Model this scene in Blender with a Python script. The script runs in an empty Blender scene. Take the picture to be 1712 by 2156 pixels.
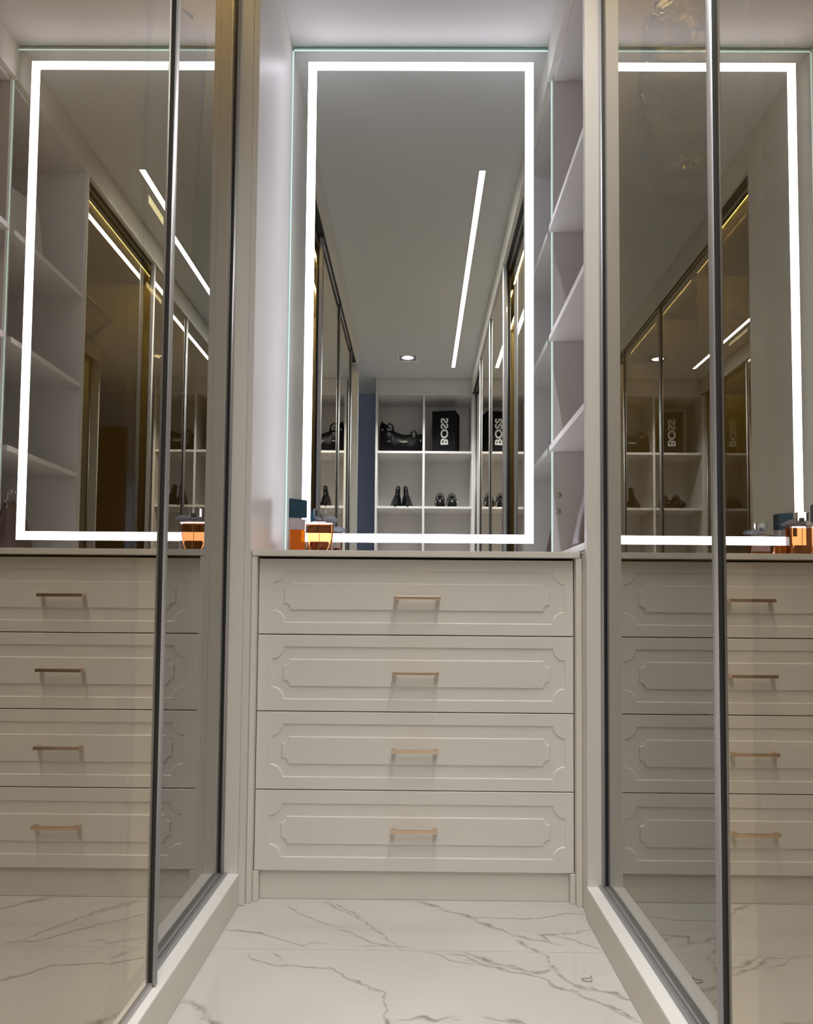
import bpy, bmesh, math, random
from mathutils import Vector, Matrix, noise

random.seed(7)
sc = bpy.context.scene
COL = sc.collection

# ------------------------------------------------------------------ camera
cam_d = bpy.data.cameras.new('camera')
cam = bpy.data.objects.new('camera', cam_d)
COL.objects.link(cam)
sc.camera = cam
F, YAW, PITCH, ROLL, EYE = 1740.6, .0083, .0548, .0082, .737
cam_d.sensor_fit = 'HORIZONTAL'
cam_d.sensor_width = 36.0
cam_d.lens = F / 1712 * 36.0
cam_d.clip_start = 0.02
cam_d.shift_x = -8.6 / 1712      # the photo is a crop of a wider frame
cam_d.shift_y = 112.8 / 1712
_r = Vector((math.cos(YAW), math.sin(YAW), 0)); _f = Vector((-math.sin(YAW), math.cos(YAW), 0)); _u = Vector((0, 0, 1))
_f2 = math.cos(PITCH) * _f + math.sin(PITCH) * _u; _u2 = -math.sin(PITCH) * _f + math.cos(PITCH) * _u
_r3 = math.cos(ROLL) * _r + math.sin(ROLL) * _u2; _u3 = -math.sin(ROLL) * _r + math.cos(ROLL) * _u2
cam.matrix_world = Matrix(((_r3.x, _u3.x, -_f2.x, 0), (_r3.y, _u3.y, -_f2.y, 0), (_r3.z, _u3.z, -_f2.z, EYE), (0, 0, 0, 1)))

# ------------------------------------------------------------------ world, exposure, light strengths
w = bpy.data.worlds.new('world'); sc.world = w; w.use_nodes = True
w.node_tree.nodes['Background'].inputs[0].default_value = (.6, .65, .8, 1)
w.node_tree.nodes['Background'].inputs[1].default_value = 0.0
sc.view_settings.view_transform = 'Standard'
sc.view_settings.look = 'None'
sc.view_settings.gamma = 1
sc.view_settings.use_curve_mapping = False
sc.view_settings.exposure = 0.0
E_STRIP, E_MIRROR, E_INNER, E_SPOT = 12.0, 6.6, 85.0, 16.0
P_STRIP, P_SPOT = 22.0, 16.5          # watts of the strip's and the spotlight's beams
c = sc.cycles
c.max_bounces = 20; c.glossy_bounces = 14; c.diffuse_bounces = 5; c.transmission_bounces = 14
c.transparent_max_bounces = 24; c.caustics_reflective = True; c.caustics_refractive = True
c.sample_clamp_indirect = 8.0; c.blur_glossy = 0.5
c.use_denoising = True

# ------------------------------------------------------------------ materials
def mat(name, col, rough=.5, metal=0.0, spec=.5, coat=0.0):
    m = bpy.data.materials.new(name); m.use_nodes = True
    b = m.node_tree.nodes['Principled BSDF']
    b.inputs['Base Color'].default_value = (*col, 1)
    b.inputs['Roughness'].default_value = rough
    b.inputs['Metallic'].default_value = metal
    b.inputs['Specular IOR Level'].default_value = spec
    b.inputs['Coat Weight'].default_value = coat
    return m

def tint_noise(m, scale=(4, 4, 4), amount=.05, detail=4, bump=0.0, rough_amt=0.0):
    """small procedural colour variation (and bump) on a principled material"""
    nt = m.node_tree; b = nt.nodes['Principled BSDF']
    tc = nt.nodes.new('ShaderNodeTexCoord'); mp = nt.nodes.new('ShaderNodeMapping')
    mp.inputs['Scale'].default_value = scale
    n = nt.nodes.new('ShaderNodeTexNoise'); n.inputs['Scale'].default_value = 1; n.inputs['Detail'].default_value = detail
    nt.links.new(tc.outputs['Object'], mp.inputs[0]); nt.links.new(mp.outputs[0], n.inputs['Vector'])
    mx = nt.nodes.new('ShaderNodeMix'); mx.data_type = 'RGBA'
    col = list(b.inputs['Base Color'].default_value)
    mx.inputs['A'].default_value = [max(0, x * (1 - amount)) for x in col[:3]] + [1]
    mx.inputs['B'].default_value = [min(1, x * (1 + amount)) for x in col[:3]] + [1]
    nt.links.new(n.outputs['Fac'], mx.inputs['Factor']); nt.links.new(mx.outputs['Result'], b.inputs['Base Color'])
    if bump:
        bp = nt.nodes.new('ShaderNodeBump'); bp.inputs['Strength'].default_value = bump; bp.inputs['Distance'].default_value = .002
        nt.links.new(n.outputs['Fac'], bp.inputs['Height']); nt.links.new(bp.outputs[0], b.inputs['Normal'])
    return m

def emis(name, col, strength):
    m = bpy.data.materials.new(name); m.use_nodes = True
    nt = m.node_tree; nt.nodes.clear()
    o = nt.nodes.new('ShaderNodeOutputMaterial'); e = nt.nodes.new('ShaderNodeEmission')
    e.inputs[0].default_value = (*col, 1); e.inputs[1].default_value = strength
    nt.links.new(e.outputs[0], o.inputs[0])
    return m

M_greige = tint_noise(mat('greige_laminate', (.73, .70, .65), .42), (3, 3, 2), .03)
M_drawer = tint_noise(mat('greige_lacquer', (.76, .735, .69), .33), (2, 2, 2), .02)
M_panel = tint_noise(mat('pale_grained_laminate', (.72, .695, .665), .4), (60, 60, 3), .06, 6, .15)
M_shelf = tint_noise(mat('white_grey_melamine', (.75, .72, .715), .45), (2, 2, 2), .02)
M_edge = mat('white_edge_band', (.88, .865, .845), .4)
M_ceil = tint_noise(mat('ceiling_paint', (.70, .69, .685), .8), (2, 2, 2), .02)
M_wall = tint_noise(mat('wall_paint', (.62, .60, .58), .8), (2, 2, 2), .02)
M_blue = tint_noise(mat('blue_grey_wall_paint', (.36, .42, .60), .8), (2, 2, 2), .02)
M_alu = mat('aluminium_profile', (.46, .45, .46), .38, .55)
M_aludark = mat('dark_anodised_groove', (.035, .035, .038), .45, .3)
M_groove = mat('black_groove', (.008, .008, .009), .5, 0, .2)
M_track = tint_noise(mat('track_metal', (.40, .41, .42), .40, .5), (200, 2, 200), .2)
M_brass = tint_noise(mat('rose_brass', (.80, .61, .45), .25, 1.0), (60, 200, 200), .08)
M_chrome = mat('chrome', (.8, .8, .8), .12, 1.0)
M_black = mat('black_leather', (.005, .0045, .005), .42, 0, .12)
M_patent = mat('black_patent_leather', (.005, .005, .006), .14, 0, .3)
M_blackbox = mat('black_card', (.006, .006, .007), .6, 0, .12)
M_white = mat('white_print', (.75, .75, .75), .5)
M_strap = mat('silver_letters', (.8, .78, .72), .25, 1.0)
M_dark = mat('dark_void', (.02, .018, .015), .8)
M_warm = tint_noise(mat('warm_inner_laminate', (.42, .375, .29), .5), (3, 3, 2), .05)
M_mauve = tint_noise(mat('mauve_brown_leather', (.17, .115, .11), .42), (60, 60, 60), .2, 4, .3)
M_knob = mat('greige_cap', (.50, .48, .44), .45)
M_paper = mat('white_paper', (.78, .76, .74), .5)
M_navy = mat('navy_plastic', (.004, .05, .09), .12, 0, .6)
M_ribbon = mat('grey_satin_ribbon', (.30, .31, .38), .45)
M_cloth_a = tint_noise(mat('charcoal_cloth', (.06, .055, .055), .9), (30, 30, 8), .3)
M_cloth_b = tint_noise(mat('beige_cloth', (.42, .36, .28), .9), (30, 30, 8), .2)
M_cloth_c = tint_noise(mat('brown_cloth', (.12, .07, .045), .9), (30, 30, 8), .3)
M_wire = mat('dark_elastic', (.03, .028, .03), .5)

L_mirror = emis('cool_led', (.95, .93, 1.04), E_MIRROR)
L_strip = emis('neutral_led', (1.0, .975, .93), E_STRIP)
L_inner = emis('warm_led', (1.0, .78, .36), E_INNER)
L_spot = emis('spot_lamp', (1.0, .97, .95), E_SPOT)

# wood grain for the far door
M_wood = bpy.data.materials.new('dark_wood'); M_wood.use_nodes = True
nt = M_wood.node_tree; b = nt.nodes['Principled BSDF']; b.inputs['Roughness'].default_value = .4
tc = nt.nodes.new('ShaderNodeTexCoord'); mp = nt.nodes.new('ShaderNodeMapping'); mp.inputs['Scale'].default_value = (14, 14, 1.2)
n = nt.nodes.new('ShaderNodeTexNoise'); n.inputs['Scale'].default_value = 1.5; n.inputs['Detail'].default_value = 6; n.inputs['Distortion'].default_value = 1.2
cr = nt.nodes.new('ShaderNodeValToRGB'); cr.color_ramp.elements[0].position = .35; cr.color_ramp.elements[0].color = (.05, .018, .008, 1)
cr.color_ramp.elements[1].position = .7; cr.color_ramp.elements[1].color = (.16, .065, .028, 1)
nt.links.new(tc.outputs['Object'], mp.inputs[0]); nt.links.new(mp.outputs[0], n.inputs['Vector']); nt.links.new(n.outputs['Fac'], cr.inputs[0]); nt.links.new(cr.outputs[0], b.inputs['Base Color'])

# silvered mirror
M_mirror = bpy.data.materials.new('silver_mirror'); M_mirror.use_nodes = True
nt = M_mirror.node_tree; nt.nodes.clear()
o = nt.nodes.new('ShaderNodeOutputMaterial'); g = nt.nodes.new('ShaderNodeBsdfGlossy')
g.inputs['Color'].default_value = (.72, .75, .725, 1); g.inputs['Roughness'].default_value = 0
nt.links.new(g.outputs[0], o.inputs[0])

# green glass edge: added emission stands in for LED light piped through it
M_gedge = bpy.data.materials.new('glowing_glass_edge'); M_gedge.use_nodes = True
b = M_gedge.node_tree.nodes['Principled BSDF']
b.inputs['Base Color'].default_value = (.55, .75, .72, 1); b.inputs['Roughness'].default_value = .15
b.inputs['Emission Color'].default_value = (.70, .92, .90, 1); b.inputs['Emission Strength'].default_value = .75
M_gback = mat('green_glass_back', (.40, .52, .49), .15)

def door_glass(name, refl, trans, fac):
    """bronze half-mirror sliding-door glass: part reflects, part lets light through"""
    m = bpy.data.materials.new(name); m.use_nodes = True
    nt = m.node_tree; nt.nodes.clear()
    o = nt.nodes.new('ShaderNodeOutputMaterial'); g = nt.nodes.new('ShaderNodeBsdfGlossy'); t = nt.nodes.new('ShaderNodeBsdfTransparent')
    g.inputs['Color'].default_value = (*refl, 1); g.inputs['Roughness'].default_value = 0
    t.inputs['Color'].default_value = (*trans, 1)
    fr = nt.nodes.new('ShaderNodeFresnel'); fr.inputs['IOR'].default_value = 1.5
    ad = nt.nodes.new('ShaderNodeMath'); ad.operation = 'ADD'; ad.use_clamp = True; ad.inputs[1].default_value = fac
    mx = nt.nodes.new('ShaderNodeMixShader')
    nt.links.new(fr.outputs[0], ad.inputs[0]); nt.links.new(ad.outputs[0], mx.inputs[0])
    nt.links.new(t.outputs[0], mx.inputs[1]); nt.links.new(g.outputs[0], mx.inputs[2]); nt.links.new(mx.outputs[0], o.inputs[0])
    return m
M_glass = door_glass('bronze_mirror_glass', (.96, .90, .80), (.56, .47, .26), .45)
M_glassfar = door_glass('bronze_glass_dimmed', (.90, .90, .88), (.56, .48, .28), .235)  # same glass; weaker, cooler mirror colour stands in for darkness behind it
M_glassback = bpy.data.materials.new('clear_back_face'); M_glassback.use_nodes = True
nt = M_glassback.node_tree; nt.nodes.clear()
o = nt.nodes.new('ShaderNodeOutputMaterial'); t = nt.nodes.new('ShaderNodeBsdfTransparent'); t.inputs[0].default_value = (.96, .95, .92, 1)
nt.links.new(t.outputs[0], o.inputs[0])

def glassy(name, col, ior=1.45, rough=0.0):
    m = bpy.data.materials.new(name); m.use_nodes = True
    nt = m.node_tree; nt.nodes.clear()
    o = nt.nodes.new('ShaderNodeOutputMaterial'); g = nt.nodes.new('ShaderNodeBsdfGlass')
    g.inputs['Color'].default_value = (*col, 1); g.inputs['IOR'].default_value = ior; g.inputs['Roughness'].default_value = rough
    nt.links.new(g.outputs[0], o.inputs[0])
    return m
M_clear = glassy('clear_glass', (.97, .98, .98), 1.45)
M_amber = glassy('amber_perfume', (.72, .42, .24), 1.08)
M_orange = glassy('orange_perfume', (1.0, .50, .05), 1.1, .1)
nt = M_orange.node_tree; d = nt.nodes.new('ShaderNodeBsdfDiffuse'); d.inputs[0].default_value = (.95, .38, .02, 1)
tl = nt.nodes.new('ShaderNodeBsdfTranslucent'); tl.inputs[0].default_value = (1, .45, .03, 1)
m1 = nt.nodes.new('ShaderNodeMixShader'); m2 = nt.nodes.new('ShaderNodeMixShader'); m1.inputs[0].default_value = .75; m2.inputs[0].default_value = .7
nt.links.new(d.outputs[0], m1.inputs[1]); nt.links.new(tl.outputs[0], m1.inputs[2]); nt.links.new(nt.nodes['Glass BSDF'].outputs[0], m2.inputs[1]); nt.links.new(m1.outputs[0], m2.inputs[2])
nt.links.new(m2.outputs[0], nt.nodes['Material Output'].inputs[0])

M_ledwhite = bpy.data.materials.new('led_lit_white'); M_ledwhite.use_nodes = True
nt = M_ledwhite.node_tree; nt.nodes.clear()
o = nt.nodes.new('ShaderNodeOutputMaterial'); d = nt.nodes.new('ShaderNodeBsdfDiffuse'); d.inputs[0].default_value = (.85, .82, .83, 1)
tl = nt.nodes.new('ShaderNodeBsdfTranslucent'); tl.inputs[0].default_value = (.95, .93, .94, 1)
m1 = nt.nodes.new('ShaderNodeMixShader'); m1.inputs[0].default_value = .75
nt.links.new(d.outputs[0], m1.inputs[1]); nt.links.new(tl.outputs[0], m1.inputs[2]); nt.links.new(m1.outputs[0], o.inputs[0])

# thin clear plastic
M_plastic = bpy.data.materials.new('clear_plastic_film'); M_plastic.use_nodes = True
nt = M_plastic.node_tree; nt.nodes.clear()
o = nt.nodes.new('ShaderNodeOutputMaterial'); t = nt.nodes.new('ShaderNodeBsdfTransparent'); t.inputs[0].default_value = (.9, .88, .84, 1)
g = nt.nodes.new('ShaderNodeBsdfGlossy'); g.inputs['Roughness'].default_value = .18; g.inputs['Color'].default_value = (.9, .9, .9, 1)
d = nt.nodes.new('ShaderNodeBsdfTranslucent'); d.inputs[0].default_value = (.8, .78, .74, 1)
fr = nt.nodes.new('ShaderNodeLayerWeight'); fr.inputs[0].default_value = .55
mx = nt.nodes.new('ShaderNodeMixShader'); mx2 = nt.nodes.new('ShaderNodeMixShader'); mx2.inputs[0].default_value = .5
bt = nt.nodes.new('ShaderNodeTexCoord'); bn = nt.nodes.new('ShaderNodeTexNoise'); bn.inputs['Scale'].default_value = 26; bn.inputs['Detail'].default_value = 3; bn.inputs['Distortion'].default_value = 1.5
bp = nt.nodes.new('ShaderNodeBump'); bp.inputs['Strength'].default_value = 1.0; bp.inputs['Distance'].default_value = .02
nt.links.new(bt.outputs['Object'], bn.inputs['Vector']); nt.links.new(bn.outputs['Fac'], bp.inputs['Height']); nt.links.new(bp.outputs[0], g.inputs['Normal'])
nt.links.new(t.outputs[0], mx2.inputs[1]); nt.links.new(d.outputs[0], mx2.inputs[2])
nt.links.new(fr.outputs['Facing'], mx.inputs[0]); nt.links.new(mx2.outputs[0], mx.inputs[1]); nt.links.new(g.outputs[0], mx.inputs[2]); nt.links.new(mx.outputs[0], o.inputs[0])

# polished marble-look porcelain: tile joints, faint clouding; the veins are drawn on the mesh with a fade attribute
M_floor = bpy.data.materials.new('polished_marble_tile'); M_floor.use_nodes = True
nt = M_floor.node_tree; b = nt.nodes['Principled BSDF']; b.inputs['Roughness'].default_value = .10
tc = nt.nodes.new('ShaderNodeTexCoord'); n = nt.nodes.new('ShaderNodeTexNoise'); n.inputs['Scale'].default_value = 3.0; n.inputs['Detail'].default_value = 5
cr = nt.nodes.new('ShaderNodeValToRGB'); cr.color_ramp.elements[0].position = .35; cr.color_ramp.elements[0].color = (.60, .585, .55, 1)
cr.color_ramp.elements[1].position = .7; cr.color_ramp.elements[1].color = (.665, .65, .62, 1)
nt.links.new(tc.outputs['Object'], n.inputs['Vector']); nt.links.new(n.outputs['Fac'], cr.inputs[0])
at = nt.nodes.new('ShaderNodeAttribute'); at.attribute_name = 'fade'
n2 = nt.nodes.new('ShaderNodeTexNoise'); n2.inputs['Scale'].default_value = 38; n2.inputs['Detail'].default_value = 4
nt.links.new(tc.outputs['Object'], n2.inputs['Vector'])
mr = nt.nodes.new('ShaderNodeMapRange'); mr.inputs['From Min'].default_value = .28; mr.inputs['From Max'].default_value = .55
nt.links.new(n2.outputs['Fac'], mr.inputs[0])
mu = nt.nodes.new('ShaderNodeMath'); mu.operation = 'MULTIPLY'; nt.links.new(at.outputs['Fac'], mu.inputs[0]); nt.links.new(mr.outputs[0], mu.inputs[1])
vx = nt.nodes.new('ShaderNodeMix'); vx.data_type = 'RGBA'; vx.inputs['B'].default_value = (.23, .195, .155, 1)
nt.links.new(mu.outputs[0], vx.inputs['Factor']); nt.links.new(cr.outputs[0], vx.inputs['A'])
sx = nt.nodes.new('ShaderNodeSeparateXYZ'); nt.links.new(tc.outputs['Object'], sx.inputs[0])
def chain(sock, *ops):
    for op, val in ops:
        q = nt.nodes.new('ShaderNodeMath'); q.operation = op
        nt.links.new(sock, q.inputs[0])
        if val is not None: q.inputs[1].default_value = val
        sock = q.outputs[0]
    return sock
j = chain(sx.outputs['Y'], ('SUBTRACT', 1.839), ('DIVIDE', .6), ('ADD', .5), ('FRACT', None), ('SUBTRACT', .5), ('ABSOLUTE', None), ('LESS_THAN', .0014))
jx = nt.nodes.new('ShaderNodeMix'); jx.data_type = 'RGBA'; jx.inputs['B'].default_value = (.40, .37, .32, 1)
nt.links.new(j, jx.inputs['Factor']); nt.links.new(vx.outputs['Result'], jx.inputs['A']); nt.links.new(jx.outputs['Result'], b.inputs['Base Color'])

# ------------------------------------------------------------------ mesh helpers
def to_obj(name, bm, materials, parent=None, smooth=False):
    me = bpy.data.meshes.new(name)
    bmesh.ops.recalc_face_normals(bm, faces=bm.faces[:])
    bm.to_mesh(me); bm.free()
    if not isinstance(materials, (list, tuple)): materials = [materials]
    for m in materials: me.materials.append(m)
    if smooth:
        for p in me.polygons: p.use_smooth = True
    ob = bpy.data.objects.new(name, me); COL.objects.link(ob)
    if parent is not None: ob.parent = parent
    return ob

def box(bm, x0, x1, y0, y1, z0, z1, bev=0.0, mi=0, mtx=None):
    t = bmesh.new()
    bmesh.ops.create_cube(t, size=1)
    for v in t.verts:
        v.co = Vector(((x0 + x1) / 2 + v.co.x * (x1 - x0), (y0 + y1) / 2 + v.co.y * (y1 - y0), (z0 + z1) / 2 + v.co.z * (z1 - z0)))
    if bev: bmesh.ops.bevel(t, geom=t.edges[:], offset=bev, segments=2, affect='EDGES', profile=.6)
    if mtx is not None: t.transform(mtx)
    for f in t.faces: f.material_index = mi
    me = bpy.data.meshes.new('tmp'); t.to_mesh(me); t.free(); bm.from_mesh(me); bpy.data.meshes.remove(me)

def boxo(name, x0, x1, y0, y1, z0, z1, m, parent=None, bev=0.0008):
    bm = bmesh.new(); box(bm, x0, x1, y0, y1, z0, z1, bev)
    ob = to_obj(name, bm, m, parent)
    return ob

def tube(bm, pts, rad, seg=8, closed=False, mi=0):
    """swept round tube through pts; rad a number or a list"""
    pts = [Vector(p) for p in pts]; n = len(pts); rings = []
    up = Vector((0, 0, 1)); prev = None
    for i, p in enumerate(pts):
        if closed: t = pts[(i + 1) % n] - pts[i - 1]
        else: t = pts[min(i + 1, n - 1)] - pts[max(i - 1, 0)]
        t.normalize()
        if prev is None:
            a = up if abs(t.dot(up)) < .9 else Vector((1, 0, 0))
            nrm = t.cross(a).normalized()
        else:
            nrm = (prev - t * prev.dot(t)).normalized()
        prev = nrm; bn = t.cross(nrm)
        r = rad[i] if isinstance(rad, (list, tuple)) else rad
        rings.append([bm.verts.new(p + (nrm * math.cos(2 * math.pi * k / seg) + bn * math.sin(2 * math.pi * k / seg)) * r) for k in range(seg)])
    fs = []
    for i in range(n if closed else n - 1):
        a, b_ = rings[i], rings[(i + 1) % n]
        for k in range(seg): fs.append(bm.faces.new((a[k], a[(k + 1) % seg], b_[(k + 1) % seg], b_[k])))
    if not closed:
        fs.append(bm.faces.new(rings[0][::-1])); fs.append(bm.faces.new(rings[-1]))
    for f in fs: f.material_index = mi; f.smooth = True

def lathe(bm, prof, cx, cy, seg=32, mi=0, sx=1.0, sy=1.0, cap=True):
    rings = []
    for r, z in prof:
        rings.append([bm.verts.new((cx + sx * r * math.cos(2 * math.pi * k / seg), cy + sy * r * math.sin(2 * math.pi * k / seg), z)) for k in range(seg)])
    for a, b_ in zip(rings, rings[1:]):
        for k in range(seg):
            f = bm.faces.new((a[k], a[(k + 1) % seg], b_[(k + 1) % seg], b_[k])); f.material_index = mi; f.smooth = True
    if cap:
        for rg in (rings[0], rings[-1]):
            f = bm.faces.new(rg); f.material_index = mi

def loft(bm, rings, mi=0, cap=True, smooth=True):
    vs = [[bm.verts.new(p) for p in r] for r in rings]
    for a, b_ in zip(vs, vs[1:]):
        n = len(a)
        for k in range(n):
            f = bm.faces.new((a[k], a[(k + 1) % n], b_[(k + 1) % n], b_[k])); f.material_index = mi; f.smooth = smooth
    if cap:
        for rg in (vs[0], vs[-1]):
            f = bm.faces.new(rg); f.material_index = mi; f.smooth = smooth

def extrude_y(bm, prof, y0, y1, mi=0):
    """closed (x, z) outline run from y0 to y1"""
    a = [bm.verts.new((x, y0, z)) for x, z in prof]; b_ = [bm.verts.new((x, y1, z)) for x, z in prof]
    n = len(prof)
    for k in range(n):
        f = bm.faces.new((a[k], a[(k + 1) % n], b_[(k + 1) % n], b_[k])); f.material_index = mi
    for f in (bm.faces.new(a), bm.faces.new(b_[::-1])): f.material_index = mi

def thing(name, label, cat, loc=(0, 0, 0), group=None):
    o = bpy.data.objects.new(name, None); COL.objects.link(o)
    o.location = loc; o.empty_display_size = .05
    o['label'] = label; o['category'] = cat
    if group: o['group'] = group
    return o

def adopt(root, *obs):
    """parent world-space meshes to a root that stands elsewhere, keeping them in place"""
    for o in obs:
        o.data.transform(Matrix.Translation(-Vector(root.location)))
        o.parent = root
    return obs

def tag(o, label, cat, group=None):
    o['label'] = label; o['category'] = cat
    if group: o['group'] = group
    return o

def struct(o):
    o['kind'] = 'structure'; return o

def copy_tree(o, parent=None):
    c_ = o.copy(); COL.objects.link(c_)
    if parent is not None: c_.parent = parent
    for ch in list(o.children): copy_tree(ch, c_)
    return c_

# key planes (metres): X right, Y towards the mirror, Z up
XL, XR = -.426, .4165            # niche walls / fascia faces
YM = 2.630                       # mirror face
YD = 2.141                       # drawer fronts
GL, NL = -.4855, -.459           # left glass planes: far lane, near lane
GR, NR = .4575, .4285            # right glass planes
SL, SR = -.4390, .4125            # sill faces
ZS, ZF, H = .0770, 2.480, 2.6
YBL, YBR = -.50, -1.265           # rear ends of the wardrobes
YFL, YFR = 2.097, 2.028          # front filler faces
WY = -1.78                       # rear wall

# ------------------------------------------------------------------ room shell
veins = [
 (.0030, [(-0.237,2.142),(-0.2,2.099),(-0.154,2.047),(-0.118,2.009),(-0.092,1.957),(-0.061,1.901),(-0.022,1.841)]),
 (.0022, [(-0.216,2.147),(-0.171,2.081),(-0.126,2.026)]),
 (.0016, [(-0.329,2.119),(-0.285,2.058),(-0.217,1.997),(-0.159,1.947),(-0.104,1.892),(-0.059,1.847)]),
 (.0020, [(-0.114,1.853),(-0.09,1.861),(-0.06,1.87),(-0.016,1.866)]),
 (.0020, [(-0.443,1.944),(-0.402,1.935),(-0.355,1.925),(-0.307,1.902),(-0.279,1.884),(-0.244,1.86),(-0.221,1.873),(-0.19,1.871)]),
 (.0036, [(0.005,2.15),(0.037,2.122),(0.078,2.085),(0.13,2.038),(0.174,1.991),(0.22,1.933),(0.261,1.91),(0.331,1.876)]),
 (.0016, [(0.137,2.043),(0.198,2.036),(0.258,2.034),(0.307,2.043),(0.351,2.067),(0.415,2.076)]),
 (.0034, [(0.22,1.933),(0.249,1.863),(0.28,1.827),(0.281,1.777),(0.295,1.738),(0.315,1.693),(0.337,1.663),(0.368,1.652),(0.404,1.624),(.47,1.6)]),
 (.0030, [(0.407,1.972),(0.368,1.941),(0.328,1.933),(0.284,1.938),(0.309,1.891),(0.326,1.885)]),
 (.0020, [(0.329,1.936),(0.361,1.905),(0.413,1.856)]),
 (.0030, [(-0.371,1.831),(-0.341,1.788),(-0.301,1.761),(-0.259,1.759),(-0.212,1.754),(-0.171,1.745),(-0.138,1.706),(-0.103,1.676),(-0.057,1.641),(-0.061,1.607),(-0.051,1.568),(-0.056,1.547),(-0.045,1.521),(-.05,1.44),(-.01,1.36)]),
 (.0020, [(-0.313,1.832),(-0.282,1.79),(-0.287,1.769)]),
 (.0036, [(0.075,1.833),(0.116,1.805),(0.143,1.774),(0.182,1.748),(0.231,1.729),(0.252,1.717),(0.284,1.674),(0.307,1.651),(0.339,1.62),(0.364,1.59),(.42,1.53)]),
 (.0034, [(0.106,1.834),(0.151,1.795),(0.195,1.766),(0.243,1.736),(0.274,1.75),(0.282,1.784)]),
 (.0014, [(0.021,1.834),(0.056,1.813),(0.097,1.786),(0.125,1.764)]),
 (.0060, [(-0.439,1.608),(-0.414,1.586),(-0.387,1.555),(-0.363,1.513),(-.34,1.45),(-.28,1.38),(-.25,1.28)]),
 (.0030, [(-0.027,1.532),(0.008,1.544),(0.038,1.534),(0.064,1.55),(0.079,1.535)]),
 (.0030, [(0.128,1.554),(0.155,1.54),(0.179,1.53),(0.208,1.523),(.3,1.47),(.40,1.44)]),
 (.0035, [(.30,1.32),(.2,1.2),(.05,1.1),(-.1,.95),(-.2,.75),(-.38,.66)]),
 (.0035, [(-.42,1.15),(-.3,1.0),(-.28,.82),(-.1,.66),(.1,.6),(.4,.5)]),
 (.0035, [(-.4,.2),(-.1,.05),(.1,-.15),(.42,-.25)]),
 (.0035, [(-.9,-.7),(-.5,-.9),(-.1,-.8),(.2,-1.05),(.45,-1.1)]),
]
bm = bmesh.new()
fade = bm.verts.layers.float.new('fade')
v = [bm.verts.new(p) for p in ((-1.75, WY - .05, 0), (1.2, WY - .05, 0), (1.2, 2.8, 0), (-1.75, 2.8, 0))]
bm.faces.new(v)
for vi, (wd, pl) in enumerate(veins):
    P = [Vector((x, y, 0)) for x, y in pl]; Q = []
    for a, b_ in zip(P, P[1:]):
        nseg = max(2, int((b_ - a).length / .006))
        for k in range(nseg): Q.append(a.lerp(b_, k / nseg))
    Q.append(P[-1])
    prev = None
    for k, p in enumerate(Q):
        t = (Q[min(k + 1, len(Q) - 1)] - Q[max(k - 1, 0)]).normalized(); nn = Vector((-t.y, t.x, 0))
        j1 = noise.noise(Vector((p.x * 30, p.y * 30, vi * 5.1))) * .010 + noise.noise(Vector((p.x * 90, p.y * 90, vi * 3.3))) * .005
        wob = abs(noise.noise(Vector((p.x * 22, p.y * 22, vi * 9.7 + 40))))
        hw = wd * (.35 + 2.2 * wob)
        end = min(1, k / 6, (len(Q) - 1 - k) / 6)
        cpt = p + nn * j1 + Vector((0, 0, .0004 + vi * .00001))
        row = [bm.verts.new(cpt - nn * hw * 1.5), bm.verts.new(cpt), bm.verts.new(cpt + nn * hw * (2.8 if vi % 2 else 1.5))]
        row[1][fade] = (.66 + .5 * wob) * end
        if prev:
            for s in (0, 1): bm.faces.new((prev[s], prev[s + 1], row[s + 1], row[s]))
        prev = row
for f in bm.faces:
    if f.normal.z < 0: f.normal_flip()
me = bpy.data.meshes.new('floor'); bm.normal_update()
for f in bm.faces:
    if f.normal.z < 0: f.normal_flip()
bm.to_mesh(me); bm.free(); me.materials.append(M_floor)
floor = bpy.data.objects.new('floor', me); COL.objects.link(floor); struct(floor)

def slab(name, *a):
    return struct(boxo(name, *a, bev=0))
slab('ceiling', -1.75, 1.2, WY - .1, 2.8, H, H + .06, M_ceil)
slab('wall_front', -1.2, 1.2, 2.645, 2.75, 0, H, M_wall)
slab('wall_right', 1.125, 1.2, WY, 2.645, 0, H, M_wall)
slab('wall_left', -1.2, -1.125, -.44, 2.645, 0, H, M_wall)
slab('wall_passage_side', -1.75, -1.125, -.50, -.44, 0, H, M_blue)
slab('wall_passage_left', -1.75, -1.68, WY, -.50, 0, H, M_blue)
slab('wall_back', -1.75, 1.2, WY - .1, WY, 0, H, M_blue)
# brown wooden door in the rear wall
bm = bmesh.new(); box(bm, -1.50, -.735, WY + .001, WY + .045, .005, 2.23, .002)
d1 = struct(to_obj('door_1', bm, M_wood))
bm = bmesh.new()
box(bm, -1.56, -1.502, WY + .001, WY + .06, 0, 2.29, .002); box(bm, -.733, -.675, WY + .001, WY + .06, 0, 2.29, .002); box(bm, -1.502, -.733, WY + .001, WY + .06, 2.232, 2.29, .002)
to_obj('door_frame', bm, M_wood, d1)
bm = bmesh.new(); tube(bm, [(-.80, WY + .045, 1.02), (-.80, WY + .09, 1.02), (-.90, WY + .092, 1.02)], .009, 10)
to_obj('door_handle', bm, M_chrome, d1)

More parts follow.
